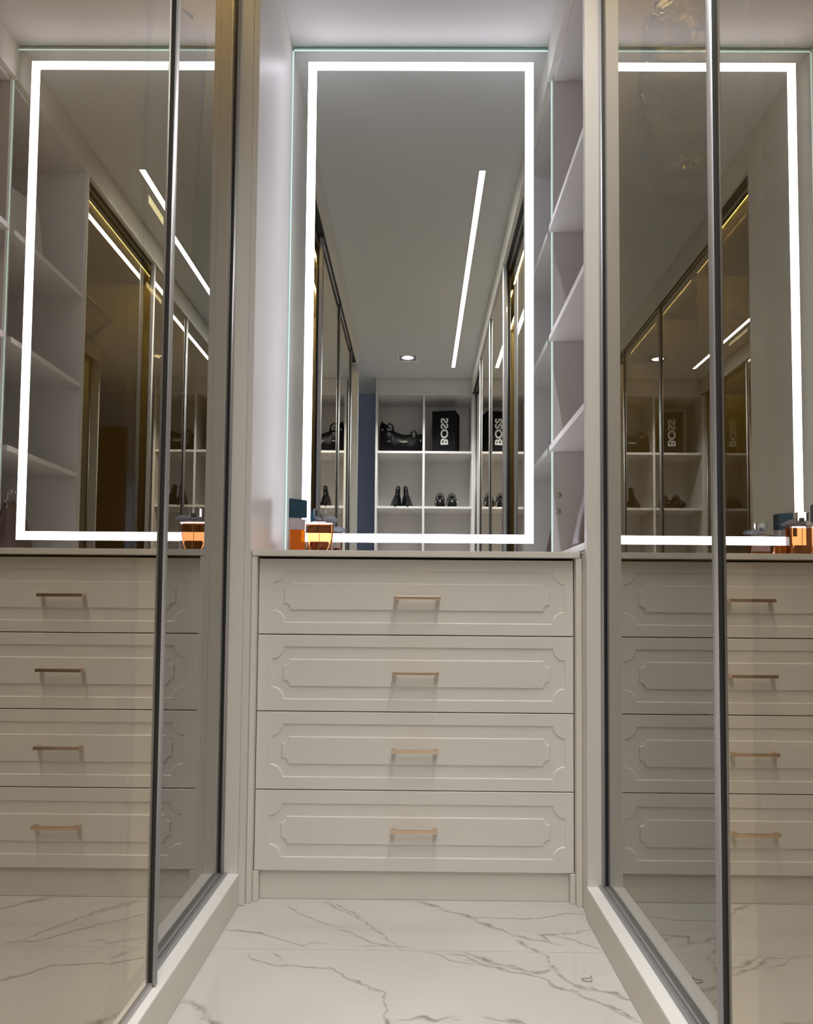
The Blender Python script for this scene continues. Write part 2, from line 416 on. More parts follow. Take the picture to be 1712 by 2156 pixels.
# ------------------------------------------------------------------ wardrobes
def sliding_door(parent, s, X, y0, y1, z0, z1):
    """glass leaf with aluminium stiles; s = +1 when the aisle lies towards +X"""
    bm = bmesh.new()
    xa, xb = X, X - s * .004
    box(bm, min(xa, xb), max(xa, xb), y0 + .004, y1 - .004, z0 + .004, z1 - .004, 0)
    for f in bm.faces:
        f.material_index = 0 if (abs(f.calc_center_median().x - X) < 1e-4) else 1
    g_ = to_obj('sliding_door', bm, [M_glass if X in (NL, NR) else M_glassfar, M_glassback], parent)
    for (ya, yb) in ((y0, y0 + .013), (y1 - .013, y1)):
        bm = bmesh.new()
        r_ = .0045
        def X_(d): return X + s * d
        # rounded outer bar with a dark groove behind it
        n = 8; prof = []
        for k in range(n + 1):
            a = math.pi * k / n
            prof.append((ya + (yb - ya) * k / n, .004 + .006 * math.sin(a)))
        lo = [bm.verts.new((X_(d), y, z0)) for y, d in prof] + [bm.verts.new((X_(-.010), yb, z0)), bm.verts.new((X_(-.010), ya, z0))]
        hi = [bm.verts.new((v.co.x, v.co.y, z1)) for v in lo]
        m_ = len(lo)
        for k in range(m_):
            f = bm.faces.new((lo[k], lo[(k + 1) % m_], hi[(k + 1) % m_], hi[k])); f.smooth = k < n
        bm.faces.new(lo); bm.faces.new(hi)
        yc = ya - .0014 if ya == y1 - .013 else yb
        box(bm, min(X_(-.008), X_(.004)), max(X_(-.008), X_(.004)), yc, yc + .0014, z0, z1, 0, 1)
        to_obj('stile', bm, [M_alu, M_aludark], g_)
    for (za, zb) in ((z0 - .004, z0 + .006), (z1 - .006, z1 + .004)):
        to = boxo('rail', min(X + s * .004, X - s * .008), max(X + s * .004, X - s * .008), y0 + .016, y1 - .016, za, zb, M_alu, g_, .0005)
    return g_

def wardrobe(side, label):
    s = 1 if side == 'left' else -1           # +1: aisle is towards +X
    X0 = XL if side == 'left' else XR          # aisle face of the fascia
    XB = -1.11 if side == 'left' else 1.11
    G, N_ = (GL, NL) if side == 'left' else (GR, NR)
    S = SL if side == 'left' else SR
    y0, y1 = (YBL, YFL) if side == 'left' else (YBR, YFR)
    root = thing('wardrobe', label, 'wardrobe', (X0 - s * .3, (y0 + y1) / 2, 0), 'facing wardrobes with bronze glass sliding doors')
    def bo(name, xa, xb, ya, yb, za, zb, m, bev=.0008, parent=root):
        ob = boxo(name, min(xa, xb), max(xa, xb), ya, yb, za, zb, m, None, bev)
        return adopt(root, ob)[0]
    fy1 = YM + .013
    bo('fascia', X0, X0 - s * .018, y0, fy1, ZF, H - .001, M_greige)
    if side == 'right':                        # underside rail that closes the niche at the top
        pass
    bo('plinth', S, S - s * .03, y0, y1 - (.0 if side == 'left' else .0), .0005, ZS, M_greige, .0015)
    bo('base_board', S - s * .0305, XB, y0 + .02, y1 + .002, .0005, ZS - .002, M_warm, 0)
    # white sill top
    bo('sill', S - s * .0005, S - s * .028, y0, y1, ZS, ZS + .0016, M_edge, 0)
    # two-lane bottom track
    bm = bmesh.new()
    tx = S - s * .028
    def pr(*pts):
        q = [(tx - s * a, ZS + b_) for a, b_ in pts]
        extrude_y(bm, q, y0 + .02, y1 - .002)
    pr((0, -.002), (0, .003), (.005, .0058), (.0125, .0045), (.0125, -.002))
    pr((.0140, -.002), (.0140, .0030), (.0165, .0030), (.0165, -.002))
    for q0 in (.0215,):
        pr((q0, -.002), (q0, .0055), (q0 + .0016, .0055), (q0 + .0016, -.002))
    pr((.034, -.002), (.034, .005), (.038, .005), (.038, -.002))
    nb = len(bm.faces)
    q = [(tx - s * a, ZS + b_) for a, b_ in ((.0105, -.003), (.0105, -.0005), (.034, -.0005), (.034, -.003))]
    extrude_y(bm, q, y0 + .02, y1 - .002, 1)
    adopt(root, to_obj('bottom_track', bm, [M_track, M_groove]))
    # inner skirting board inside the glass
    bo('inner_floor', tx - s * .0385, XB, y0 + .02, y1, ZS - .0015, ZS + .0005, M_panel, 0)
    # top track and roof
    bo('top_track', X0 - s * .0185, X0 - s * .085, y0 + .019, y1 - .001, ZF + .004, ZF + .022, M_aludark, 0)
    bo('roof_board', X0 - s * .0855, XB, y0 + .019, y1, ZF + .022, ZF + .040, M_warm)
    bo('back_panel', XB, XB - s * .008, y0 + .02, y1 + .05, ZS, ZF + .03, M_warm)
    # rear end panel
    if side == 'left':
        bo('end_panel', X0 + s * .0002, XB, y0, y0 + .018, .001, ZF - .001, M_panel)
        # board that also forms the niche wall beside the dresser, and the narrow front filler
        bo('niche_wall', XL, XL - .0155, YFL + .001, fy1, .001, ZF - .0005, M_panel)
        bo('front_filler', XL - .016, GL - .016, YFL, YFL + .018, .001, ZF - .0005, M_greige)
        bo('end_board', GL - .0165, XB, YFL, YFL + .018, .001, ZF + .02, M_warm)
    else:
        bo('end_panel', .47, XB, y0, y0 + .018, .001, ZF - .001, M_panel)
        bo('front_filler', XR - .0015, GR + .012, YFR, YFR + .018, .001, ZF - .0005, M_greige)
        bo('end_board', GR + .0125, XB, YFR, YFR + .018, .001, ZF + .02, M_warm)
    # partitions and an inner shelf
    parts = (1.0, .35) if side == 'left' else (.84, .10, -.52)
    for yp in parts:
        bo('partition', X0 - s * .11, XB, yp, yp + .018, ZS + .001, ZF + .021, M_warm)
    cells = [y0 + .02] + [p for p in sorted(parts)] + [y1]
    for i in range(len(cells) - 1):
        ya, yb = cells[i] + .019, cells[i + 1] - .001
        bo('lower_shelf', X0 - s * .16, XB, ya, yb, .52, .538, M_warm)
    # warm light strip under the roof
    bm = bmesh.new()
    for i in range(len(cells) - 1):
        ya, yb = cells[i] + .06, cells[i + 1] - .04
        box(bm, min(X0 - s * .0865, X0 - s * .0965), max(X0 - s * .0865, X0 - s * .0965), ya, yb, ZF + .0145, ZF + .0218, 0)
    adopt(root, to_obj('light_strip', bm, L_inner))
    # hanging rail
    bm = bmesh.new(); tube(bm, [(X0 - s * .34, y0 + .02, 2.30), (X0 - s * .34, y1, 2.30)], .011, 12)
    adopt(root, to_obj('hanging_rail', bm, M_chrome))
    # doors
    zt, zb = ZF + .003, ZS + .006
    if side == 'left': lay = ((G, 1.375, YFL - .001), (N_, .621, 1.484), (N_, -.20, .620), (G, YBL + .02, -.17))
    else: lay = ((G, 1.10, YFR - .001), (N_, .391, 1.182), (N_, -.37, .390), (G, YBR + .02, -.33))
    for k, (X, a, b_) in enumerate(lay):
        g_ = sliding_door(None, s, X, a, b_, zb if X == N_ else zb - .003, zt)
        g_.parent = root; g_.location = -Vector(root.location)
    return root

wardrobe('left', 'bronze glass sliding-door wardrobe along the left side of the aisle')
wardrobe('right', 'bronze glass sliding-door wardrobe along the right side of the aisle')

# ------------------------------------------------------------------ dresser
dr = thing('dresser', 'greige four-drawer dresser with brass bar handles below the lit mirror', 'dresser', (0, 2.38, 0))
DX0, DX1 = -.4105, .4035
def db(name, *a, m=M_greige, bev=.0008, parent=None):
    ob = boxo(name, *a, m, None, bev); return adopt(dr, ob)[0]
db('countertop', -.4245, .4155, 2.114, YM + .012, .8760, .8910, bev=.0012)
db('side_panel', -.4252, -.4125, 2.117, YM, .0005, .8755)
db('side_panel', .4060, .4205, 2.117, YM, .0005, .8755)
db('plinth', -.3975, .3925, 2.154, 2.170, .0005, .0725)
db('foot', -.4120, -.3980, 2.134, 2.16, .0005, .0735)
db('foot', .3930, .4055, 2.134, 2.16, .0005, .0735)
db('inner_carcass', -.4120, .4055, 2.172, YM, .06, .868, m=M_dark, bev=0)  # near-black colour stands in for shade inside the drawer gaps

def contour(x0, x1, z0, z1, r, K=8):
    pts = []
    for (cx, cz, a0) in ((x0, z1, -90), (x1, z1, 180), (x1, z0, 90), (x0, z0, 0)):
        for k in range(K + 1):
            a = math.radians(a0 + 90 * k / K)
            pts.append((cx + r * math.cos(a), cz + r * math.sin(a)))
    return pts
def ring_rect(x0, x1, z0, z1, ref, K=8):
    pts = []
    n = K + 1
    for ci, (cx, cz) in enumerate(((x0, z1), (x1, z1), (x1, z0), (x0, z0))):
        seg = ref[ci * n:(ci + 1) * n]
        for k, (px, pz) in enumerate(seg):
            if k < K / 2: pts.append((cx, pz) if ci in (0, 2) else (px, cz))
            elif k == K / 2: pts.append((cx, cz))
            else: pts.append((px, cz) if ci in (0, 2) else (cx, pz))
    return pts
def drawer_front(z0, z1):
    bm = bmesh.new()
    zc = (z0 + z1) / 2; ox, oz = .0365, .068   # distances of the outer groove line
    xa, xb = DX0 + ox, DX1 - .0215
    oa = contour(xa, xb, zc - oz, zc + oz, .031); ob = contour(xa + .0022, xb - .0022, zc - oz + .0022, zc + oz - .0022, .031)
    ia = contour(xa + .0285, xb - .038, zc - .0355, zc + .0355, .0165); ib = contour(xa + .0307, xb - .0402, zc - .0333, zc + .0333, .0165)
    rr = ring_rect(DX0, DX1, z0, z1, oa)
    back = [(x, z) for x, z in rr]
    # rounded outer lip
    lip = [(min(max(x, DX0 + .0012), DX1 - .0012), min(max(z, z0 + .0012), z1 - .0012)) for x, z in rr]
    loops = [(back, YD + .018), (rr, YD + .0012), (lip, YD), (oa, YD), (ob, YD + .0032), (ia, YD + .0032), (ib, YD)]
    vs = [[bm.verts.new((x, y, z)) for x, z in lp] for lp, y in loops]
    n = len(oa)
    for a, b_ in zip(vs, vs[1:]):
        for k in range(n):
            bm.faces.new((a[k], a[(k + 1) % n], b_[(k + 1) % n], b_[k]))
    bm.faces.new(vs[-1]); bm.faces.new(vs[0][::-1])
    bmesh.ops.remove_doubles(bm, verts=bm.verts[:], dist=1e-6)
    bmesh.ops.triangulate(bm, faces=[f for f in bm.faces if len(f.verts) > 4])
    return bm
Z = [.0750, .2780, .4770, .6740, .8710]
HX = [(-.0625, .0555), (-.0615, .0555), (-.061, .057), (-.058, .0595)]
HZ = [.1805, .3805, .5775, .7705]
for i in range(4):
    df = to_obj('drawer_front', drawer_front(Z[i] + (.0012 if i else 0), Z[i + 1] - .0012), M_drawer)
    adopt(dr, df)
    bm = bmesh.new()
    hx0, hx1 = HX[i]; hz = HZ[i]; ys = YD - .0235
    box(bm, hx0, hx1, ys - .004, ys + .005, hz - .0045, hz + .0045, .0008)
    for q in (hx0, hx1 - .011):
        box(bm, q, q + .011, ys + .002, YD - .0002, hz - .0045, hz + .0045, .0006)
    hd = to_obj('handle', bm, M_brass)
    hd.data.transform(Matrix.Translation(-Vector(dr.location))); hd.parent = df

# ------------------------------------------------------------------ lit mirror
mr_ = thing('led_mirror', 'tall rectangular mirror with a glowing white border above the dresser', 'mirror', (0, YM, .893))
# mirror outline: notched at the upper right by the fascia
bm = bmesh.new()
x0, x1, x2, z0, z1, zn = XL + .006, XR - .001, XR + .010, .893, 2.580, ZF - .002
out = [(x0, z0), (x2, z0), (x2, zn), (x1, zn), (x1, z1), (x0, z1)]
fr = [bm.verts.new((x, YM, z)) for x, z in out]; bk = [bm.verts.new((x, YM + .006, z)) for x, z in out]
f = bm.faces.new(fr); f.material_index = 0
f = bm.faces.new(bk[::-1]); f.material_index = 1
for k in range(6):
    f = bm.faces.new((fr[k], fr[(k + 1) % 6], bk[(k + 1) % 6], bk[k])); f.material_index = 1
adopt(mr_, to_obj('mirror_glass', bm, [M_mirror, M_gedge]))
# edge line made to glow by emission, in front of the left and top edges
bm = bmesh.new()
box(bm, x0 - .0040, x0, YM - .001, YM + .005, z0, z1, .0006)
box(bm, x0, x1, YM - .001, YM + .005, z1, z1 + .0048, .0006)
box(bm, x2, x2 + .003, YM - .001, YM + .005, z0, zn, .0006)
adopt(mr_, to_obj('glowing_edge', bm, M_gedge))
adopt(mr_, boxo('rear_glass', x0, x1, YM + .0055, YM + .0125, z1 + .0062, z1 + .0165, M_gback, None, .0006))
LX0a, LX1a, LZ0, LZ1, LW = -.3715, .3695, .9545, 2.5425, .0275
for nm, (a, b_, c_, d_) in (('top', (LX0a, LX1a, LZ1 - LW, LZ1)), ('bottom', (LX0a, LX1a, LZ0, LZ0 + LW)),
                            ('left', (LX0a, LX0a + LW, LZ0 + LW, LZ1 - LW)), ('right', (LX1a - LW, LX1a, LZ0 + LW, LZ1 - LW))):
    ob = boxo('light_band', a, b_, YM - .0012, YM - .0002, c_, d_, L_mirror, None, 0)
    adopt(mr_, ob)
ob = boxo('backing_board', x0 + .01, x2 - .02, YM + .0065, YM + .014, z0 + .01, zn - .01, M_dark, None, 0); adopt(mr_, ob)

# ------------------------------------------------------------------ niche shelves on the right
ns = thing('niche_shelves', 'pale open cubby shelves set into the right side beside the lit mirror', 'shelves', (.7, 2.35, 0))
def nb(name, *a, m=M_shelf, bev=.0006):
    return adopt(ns, boxo(name, *a, m, None, bev))[0]
NX1 = 1.02
nb('side_panel', XR, NX1, YFR + .0185, YFR + .0335, .8930, ZF - .001)
nb('lower_side_panel', XR + .0045, XR + .022, YFR + .0187, YM, .001, .8925, m=M_greige)
nb('side_panel', XR + .0142, NX1, YM - .016, YM + .012, .8915, ZF - .001)
nb('back_panel', NX1 + .0005, NX1 + .0085, YFR + .0185, YM + .012, .001, ZF - .001)
nb('top_board', XR + .0185, NX1, YFR + .034, YM - .0165, ZF - .012, ZF + .004)
for zz in (.9025, 1.256, 1.613, 1.972):
    sh = nb('shelf', XR + .0012, NX1, YFR + .034, YM - .0165, zz - .009, zz + .009)
    adopt(ns, boxo('edge_band', XR, XR + .0011, YFR + .034, YM - .0165, zz - .009, zz + .009, M_edge, None, 0))
for (gx, gz) in ((.447, 1.108), (.4455, 1.056)):
    bm = bmesh.new()
    lathe(bm, [(.0095, 0), (.0095, .0012), (.0085, .0016), (.0075, .0010), (.0068, .0030), (.0055, .0042), (.0001, .0046)], 0, 0, 24)
    bm.transform(Matrix.Translation((gx, YM - .0162, gz)) @ Matrix.Rotation(math.pi / 2, 4, 'X'))
    adopt(ns, to_obj('screw_cap', bm, M_knob))

# ------------------------------------------------------------------ ceiling lights
ll = thing('linear_light', 'long thin recessed light strip running along the ceiling', 'light', (.262, .45, H))
adopt(ll, boxo('diffuser', .2495, .2745, -.961, 1.862, H - .0045, H - .0012, L_strip, None, 0))
bm = bmesh.new()
for a, b_ in ((.2470, .2494), (.2746, .2770)): box(bm, a, b_, -.9635, 1.8645, H - .005, H - .0002, 0)
for a, b_ in ((-.9635, -.9612), (1.8622, 1.8645)): box(bm, .2494, .2746, a, b_, H - .005, H - .0002, 0)
adopt(ll, to_obj('profile', bm, M_ceil))

ld = bpy.data.lights.new('strip_beam', 'AREA'); ld.shape = 'RECTANGLE'; ld.size = .024; ld.size_y = 2.80; ld.energy = P_STRIP; ld.color = (1, .985, .955); ld.spread = math.radians(115)
lo = bpy.data.objects.new('strip_beam', ld); COL.objects.link(lo); lo.parent = ll; lo.location = (0, .0005, -.0055)

sp = thing('recessed_spotlight', 'square white recessed ceiling spotlight towards the rear shelving', 'light', (-.083, -.72, H))
bm = bmesh.new()
X0s, X1s, Y0s, Y1s = -.158, -.008, -.803, -.637
box(bm, X0s, X1s, Y0s, Y0s + .012, H - .012, H - .0002, .001); box(bm, X0s, X1s, Y1s - .012, Y1s, H - .012, H - .0002, .001)
box(bm, X0s, X0s + .012, Y0s + .012, Y1s - .012, H - .012, H - .0002, .001); box(bm, X1s - .012, X1s, Y0s + .012, Y1s - .012, H - .012, H - .0002, .001)
adopt(sp, to_obj('trim_frame', bm, M_edge))
adopt(sp, boxo('well', X0s + .012, X1s - .012, Y0s + .012, Y1s - .012, H - .002, H - .0003, mat('grey_well', (.35, .35, .35), .5), None, 0))
bm = bmesh.new(); lathe(bm, [(.046, H - .0022), (.049, H - .005), (.045, H - .008), (.043, H - .006)], -.083, -.72, 32)
adopt(sp, to_obj('lamp_ring', bm, M_chrome))
bm = bmesh.new(); lathe(bm, [(.042, H - .006), (.036, H - .0075), (.0005, H - .008)], -.083, -.72, 32)
adopt(sp, to_obj('lamp', bm, L_spot))
# the spotlight's beam
ld = bpy.data.lights.new('spot_beam', 'AREA'); ld.shape = 'DISK'; ld.size = .06; ld.energy = P_SPOT; ld.color = (1, .97, .95); ld.spread = math.radians(120)
lo = bpy.data.objects.new('spot_beam', ld); COL.objects.link(lo); lo.parent = sp; lo.location = (0, 0, -.012)

# ------------------------------------------------------------------ rear open shelving (seen in the mirror)
rs = thing('open_shelving', 'pale open shelving of two columns on the rear wall behind the camera', 'shelves', (.06, -1.45, 0))
RY, RB = -1.273, -1.653
def rb(name, *a, m=M_shelf, bev=.0008):
    return adopt(rs, boxo(name, *a, m, None, bev))[0]
rb('side_panel', -.3430, -.3255, RB, RY + .012, .001, H - .001, m=M_panel)
rb('side_panel', .4245, .442, RB, RY, .001, ZF - .002)
rb('header', -.3250, .4240, RY - .03, RY - .012, 2.478, H - .001)
rb('top_board', -.3250, .4240, RB, RY, 2.462, 2.476)
rb('back_panel', -.3250, .4240, RB, RB + .008, .001, 2.461)
rb('filler', .4422, .4635, RY - .018, RY, .001, ZF - .002)
for (a, b_) in ((-.3250, .0335), (.0518, .4240)):
    for zz in (.25, .685, 1.125, 1.568, 2.011):
        rb('shelf', a, b_, RB + .0085, RY, zz - .018, zz)
rb('divider', .0338, .0515, RB + .0085, RY + .001, .001, 2.461)

# ------------------------------------------------------------------ things on the rear shelves
# black box with white lettering
bx_ = thing('shoe_box', 'tall black box lettered in white, standing on the top rear shelf', 'box', (.225, -1.455, 2.0115))
bx_.rotation_euler.z = math.radians(13)
bm = bmesh.new(); box(bm, -.095, .095, -.10, .10, 0, .345, .002, 0, Matrix.Rotation(math.radians(0), 4, 'Z'))
bo_ = to_obj('carton', bm, M_blackbox, bx_)
def text_mesh(name, txt, size, depth, m, parent, loc, rotm, offset=0.0, sx=1.0):
    cu = bpy.data.curves.new(name, 'FONT'); cu.body = txt; cu.size = size; cu.extrude = depth; cu.offset = offset
    cu.align_x = 'CENTER'; cu.align_y = 'CENTER'; cu.resolution_u = 4
    tmp = bpy.data.objects.new('tmp', cu)
    me = bpy.data.meshes.new_from_object(tmp)
    bpy.data.objects.remove(tmp); bpy.data.curves.remove(cu)
    me.transform(Matrix.Translation(Vector(loc)) @ rotm @ Matrix.Diagonal((sx, 1, 1, 1)))
    me.materials.clear(); me.materials.append(m)
    ob = bpy.data.objects.new(name, me); COL.objects.link(ob); ob.parent = parent
    return ob
# faces +Y, reads upwards
up_face = Matrix(((0, 1, 0, 0), (0, 0, 1, 0), (1, 0, 0, 0), (0, 0, 0, 1)))
lt = text_mesh('lettering', 'BOSS', .082, .0004, M_white, bx_, (.004, .1007, .175), up_face, .0025, 1.18)
lt['label'] = 'white vertical lettering'

# large black handbag with silver letters
hb = thing('handbag', 'large slouchy black leather handbag on the top rear shelf', 'bag', (-.137, -1.40, 2.0115))
bm = bmesh.new()
top = [(-.178, .225), (-.163, .268), (-.145, .250), (-.12, .235), (-.095, .215), (-.06, .182), (0, .163), (.05, .157), (.09, .158), (.13, .158), (.155, .164), (.168, .155)]
N = 44; rings = []
def topz(x):
    for (a, za), (b_, zb_) in zip(top, top[1:]):
        if a <= x <= b_: return za + (zb_ - za) * (x - a) / (b_ - a)
    return top[-1][1]
for i in range(N + 1):
    t = i / N; x = -.178 + .346 * t
    zt = topz(x); e = math.sin(math.pi * min(max(t, .03), .97)) ** .35
    hd_ = .085 * e
    r = []
    for k in range(24):
        a = 2 * math.pi * k / 24
        cy_ = math.copysign(abs(math.cos(a)) ** .7, math.cos(a)); sz = math.copysign(abs(math.sin(a)) ** .8, math.sin(a))
        z = zt / 2 + zt / 2 * sz
        y = hd_ * cy_ * (1 - .55 * max(0, z / zt - .3))
        wv = noise.noise(Vector((x * 22, z * 22, k * .0 + 3))) * .010
        r.append((x, y + wv * e, max(0, z + (wv * .6 if sz > 0 else 0))))
    rings.append(r)
loft(bm, rings)
to_obj('bag_body', bm, M_black, hb)
bm = bmesh.new()
tube(bm, [(-.12, .03, .18), (-.118, .045, .215), (-.10, .05, .238), (-.075, .045, .222), (-.062, .035, .165)], .007, 8)
to_obj('handle', bm, M_patent, hb); bm = bmesh.new()
tube(bm, [(.078, .03, .13), (.082, .03, .170), (.098, .028, .186), (.115, .03, .170), (.122, .035, .13)], .007, 8)
to_obj('handle', bm, M_patent, hb)
bm = bmesh.new()
for (x, y, z, r) in ((-.10, .067, .145, .012), (-.155, .05, .185, .005), (-.108, .06, .188, .007), (-.09, .06, .184, .006), (.10, .055, .135, .009), (.155, .05, .1, .006)):
    tube(bm, [(x + r * math.cos(a), y, z + r * math.sin(a)) for a in [2 * math.pi * k / 12 for k in range(12)]], .0022, 6, True)
    to_obj('metal_ring', bm, M_chrome, hb); bm = bmesh.new()
box(bm, -.113, -.086, .073, .077, .083, .090, .001, 0, Matrix.Translation((0, .0, 0)))
to_obj('buckle', bm, M_chrome, hb)
rot_face = Matrix(((-1, 0, 0, 0), (0, 0, 1, 0), (0, 1, 0, 0), (0, 0, 0, 1)))
tl = text_mesh('lettering', 'TEZEAT', .019, .0006, M_strap, hb, (.018, .0895, .080), rot_face, .0006)
tl['label'] = 'small silver letters'

# ankle boots
def boot(mir):
    root = thing('ankle_boot', '', 'boot', (0, 0, 1.5685), 'pair of pointed black ankle boots')
    bm = bmesh.new(); rings = []
    # slices from sole to top: (z, width, length, shift towards the toe)
    sl = [(.0, .047, .120, .045), (.012, .049, .124, .045), (.030, .047, .112, .035), (.06, .040, .082, .018), (.085, .033, .060, .005),
          (.105, .024, .052, -.002), (.13, .0215, .050, -.006), (.165, .020, .048, -.010), (.180, .016, .040, -.014), (.185, .006, .02, -.014)]
    for z, hw, hl, sh in sl:
        r = []
        lean = mir * (.020 * (1 - z / .185) ** 1.0)
        for k in range(20):
            a = 2 * math.pi * k / 20
            yy = math.sin(a); tp = 1 - .45 * max(0, yy) ** 2 * (1 - z / .185)
            r.append((hw * .95 * math.cos(a) * tp + lean, sh + hl * yy, z))
        rings.append(r)
    loft(bm, rings)
    to_obj('boot_upper', bm, M_patent, root)
    bm = bmesh.new()
    tube(bm, [(mir * .006, .055 - .02 * k, .062 + .012 * k * 1.1) for k in range(3)] , .0035, 6)
    to_obj('zip', bm, M_chrome, root)
    return root
b1 = boot(-1); b1.location.x, b1.location.y = -.160, -1.43
b1['label'] = 'black ankle boot further from the divider on the second rear shelf'
b2 = copy_tree(b1); b2.location.x = -.104; b2.scale.x = -1
b2['label'] = 'black ankle boot nearer the divider on the second rear shelf'

# studded sandals
def sandal():
    root = thing('platform_sandal', '', 'shoe', (0, 0, 1.5685), 'pair of black sandals with crystal studs')
    bm = bmesh.new(); rings = []
    for z, hw, hl in ((0, .036, .11), (.004, .038, .113), (.020, .038, .113), (.025, .035, .108)):
        rings.append([(hw * math.cos(2 * math.pi * k / 24) * (1 - .2 * max(0, math.sin(2 * math.pi * k / 24) * -1)), hl * math.sin(2 * math.pi * k / 24), z) for k in range(24)])
    loft(bm, rings)
    to_obj('sole', bm, M_black, root)
    bm = bmesh.new()
    rings = []
    for y, hw, hh in ((.108, .030, .030), (.09, .036, .044), (.06, .038, .056), (.03, .037, .060), (.015, .030, .050)):
        rings.append([(hw * math.cos(a), y, .024 + hh * max(0, math.sin(a)) - (.002 if math.sin(a) < 0 else 0)) for a in [2 * math.pi * k / 20 for k in range(20)]])
    loft(bm, rings)
    to_obj('toe_strap', bm, M_patent, root); bm = bmesh.new(); rings = []
    for y, hw, top in ((-.020, .020, .085), (-.045, .030, .120), (-.075, .031, .124), (-.098, .022, .110)):
        rings.append([(hw * math.cos(a) * (1 - .25 * max(0, math.sin(a))), y, .024 + (top - .024) * (.5 + .5 * math.sin(a))) for a in [2 * math.pi * k / 20 for k in range(20)]])
    loft(bm, rings)
    to_obj('heel_counter', bm, M_patent, root); bm = bmesh.new()
    tube(bm, [(.041 * math.cos(a), -.05 - .01 * math.sin(a), .03 + .105 * math.sin(a)) for a in [math.pi * k / 18 for k in range(19)]], .0035, 8)
    to_obj('strap', bm, M_patent, root)
    bm = bmesh.new()
    for (x, y, z, r) in ((-.036, .07, .046, .007), (-.02, .072, .072, .004), (.036, .07, .044, .008), (.018, .072, .070, .004), (.002, .095, .060, .0045), (-.01, .108, .045, .0035)):
        bm = bmesh.new(); bmesh.ops.create_icosphere(bm, subdivisions=2, radius=r, matrix=Matrix.Translation((x, y, z))); to_obj('stud', bm, M_chrome, root)
    return root
s1 = sandal(); s1.location.x, s1.location.y = .180, -1.42
s1['label'] = 'black studded sandal nearer the shelf divider on the second rear shelf'
s2 = copy_tree(s1); s2.location.x = .277
s2['label'] = 'black studded sandal further from the shelf divider on the second rear shelf'

# ------------------------------------------------------------------ perfume bottles on the dresser
ZC = .8914
# tall bottle with navy cap
pb = thing('perfume_bottle', 'tall square perfume bottle of orange liquid with a big navy cap', 'bottle', (-.365, 2.50, ZC))
pb.rotation_euler.z = math.radians(9)
bm = bmesh.new()
box(bm, -.0265, .0265, -.0155, .0155, 0, .124, .003)
to_obj('glass_body', bm, M_clear, pb)
bm = bmesh.new(); box(bm, -.0225, .0225, -.0125, .0125, .005, .088, .003)
to_obj('perfume', bm, M_orange, pb)
bm = bmesh.new(); box(bm, -.0225, .0225, -.0125, .0125, .0885, .1205, .003)
to_obj('led_white_block', bm, M_ledwhite, pb)  # added white block stands in for LED light in the clear glass
bm = bmesh.new()
a = [(-.0272, -.0162, .1245), (.0272, -.0162, .1245), (.0272, .0162, .1245), (-.0272, .0162, .1245)]
b_ = [(-.0272, -.0162, .183), (.0272, -.0162, .178), (.0272, .0162, .178), (-.0272, .0162, .183)]
loft(bm, [a, b_], smooth=False)
bmesh.ops.bevel(bm, geom=bm.edges[:], offset=.0012, segments=2, affect='EDGES')
to_obj('cap', bm, M_navy, pb)

# wide bottle with crystal cap and ribbon
pv = thing('perfume_bottle', 'wide clear perfume bottle of amber liquid with crystal cap and grey ribbon', 'bottle', (-.296, 2.485, ZC))
def rrect(hw, hd, z, r=.008, K=5):
    pts = []
    for cx, cy, a0 in ((hw - r, hd - r, 0), (-hw + r, hd - r, 90), (-hw + r, -hd + r, 180), (hw - r, -hd + r, 270)):
        for k in range(K + 1):
            a = math.radians(a0 + 90 * k / K); pts.append((cx + r * math.cos(a), cy + r * math.sin(a), z))
    return pts
bm = bmesh.new()
loft(bm, [rrect(.0395, .0165, 0), rrect(.0415, .0185, .003), rrect(.0415, .0185, .103), rrect(.0405, .0175, .107), rrect(.028, .013, .110), rrect(.013, .011, .113, .006)], smooth=False)
to_obj('glass_body', bm, M_clear, pv)
bm = bmesh.new(); rings = []
for k in range(13):
    t = k / 12; z = .010 + .088 * t
    hw = .0355 * math.sqrt(max(.02, 1 - (1 - min(1, t * 1.25)) ** 2.2)); rings.append(rrect(max(hw, .010), .0135, z, .006))
rings.append(rrect(.034, .0125, .1025, .006))
loft(bm, rings, smooth=False)
to_obj('perfume', bm, M_amber, pv)
bm = bmesh.new(); tube(bm, [(0, 0, .016), (.0006, 0, .06), (0, 0, .114)], .0009, 6)
to_obj('dip_tube', bm, mat('white_tube', (.8, .75, .7), .4), pv)
bm = bmesh.new(); lathe(bm, [(.0105, .1132), (.0105, .120), (.008, .121), (.008, .134), (.0001, .135)], 0, 0, 24)
to_obj('collar', bm, mat('grey_collar', (.25, .25, .26), .2, 1.0), pv)
bm = bmesh.new()
box(bm, -.0175, .0175, -.0145, .0145, .1245, .151, .0016)
to_obj('crystal_cap', bm, M_clear, pv)
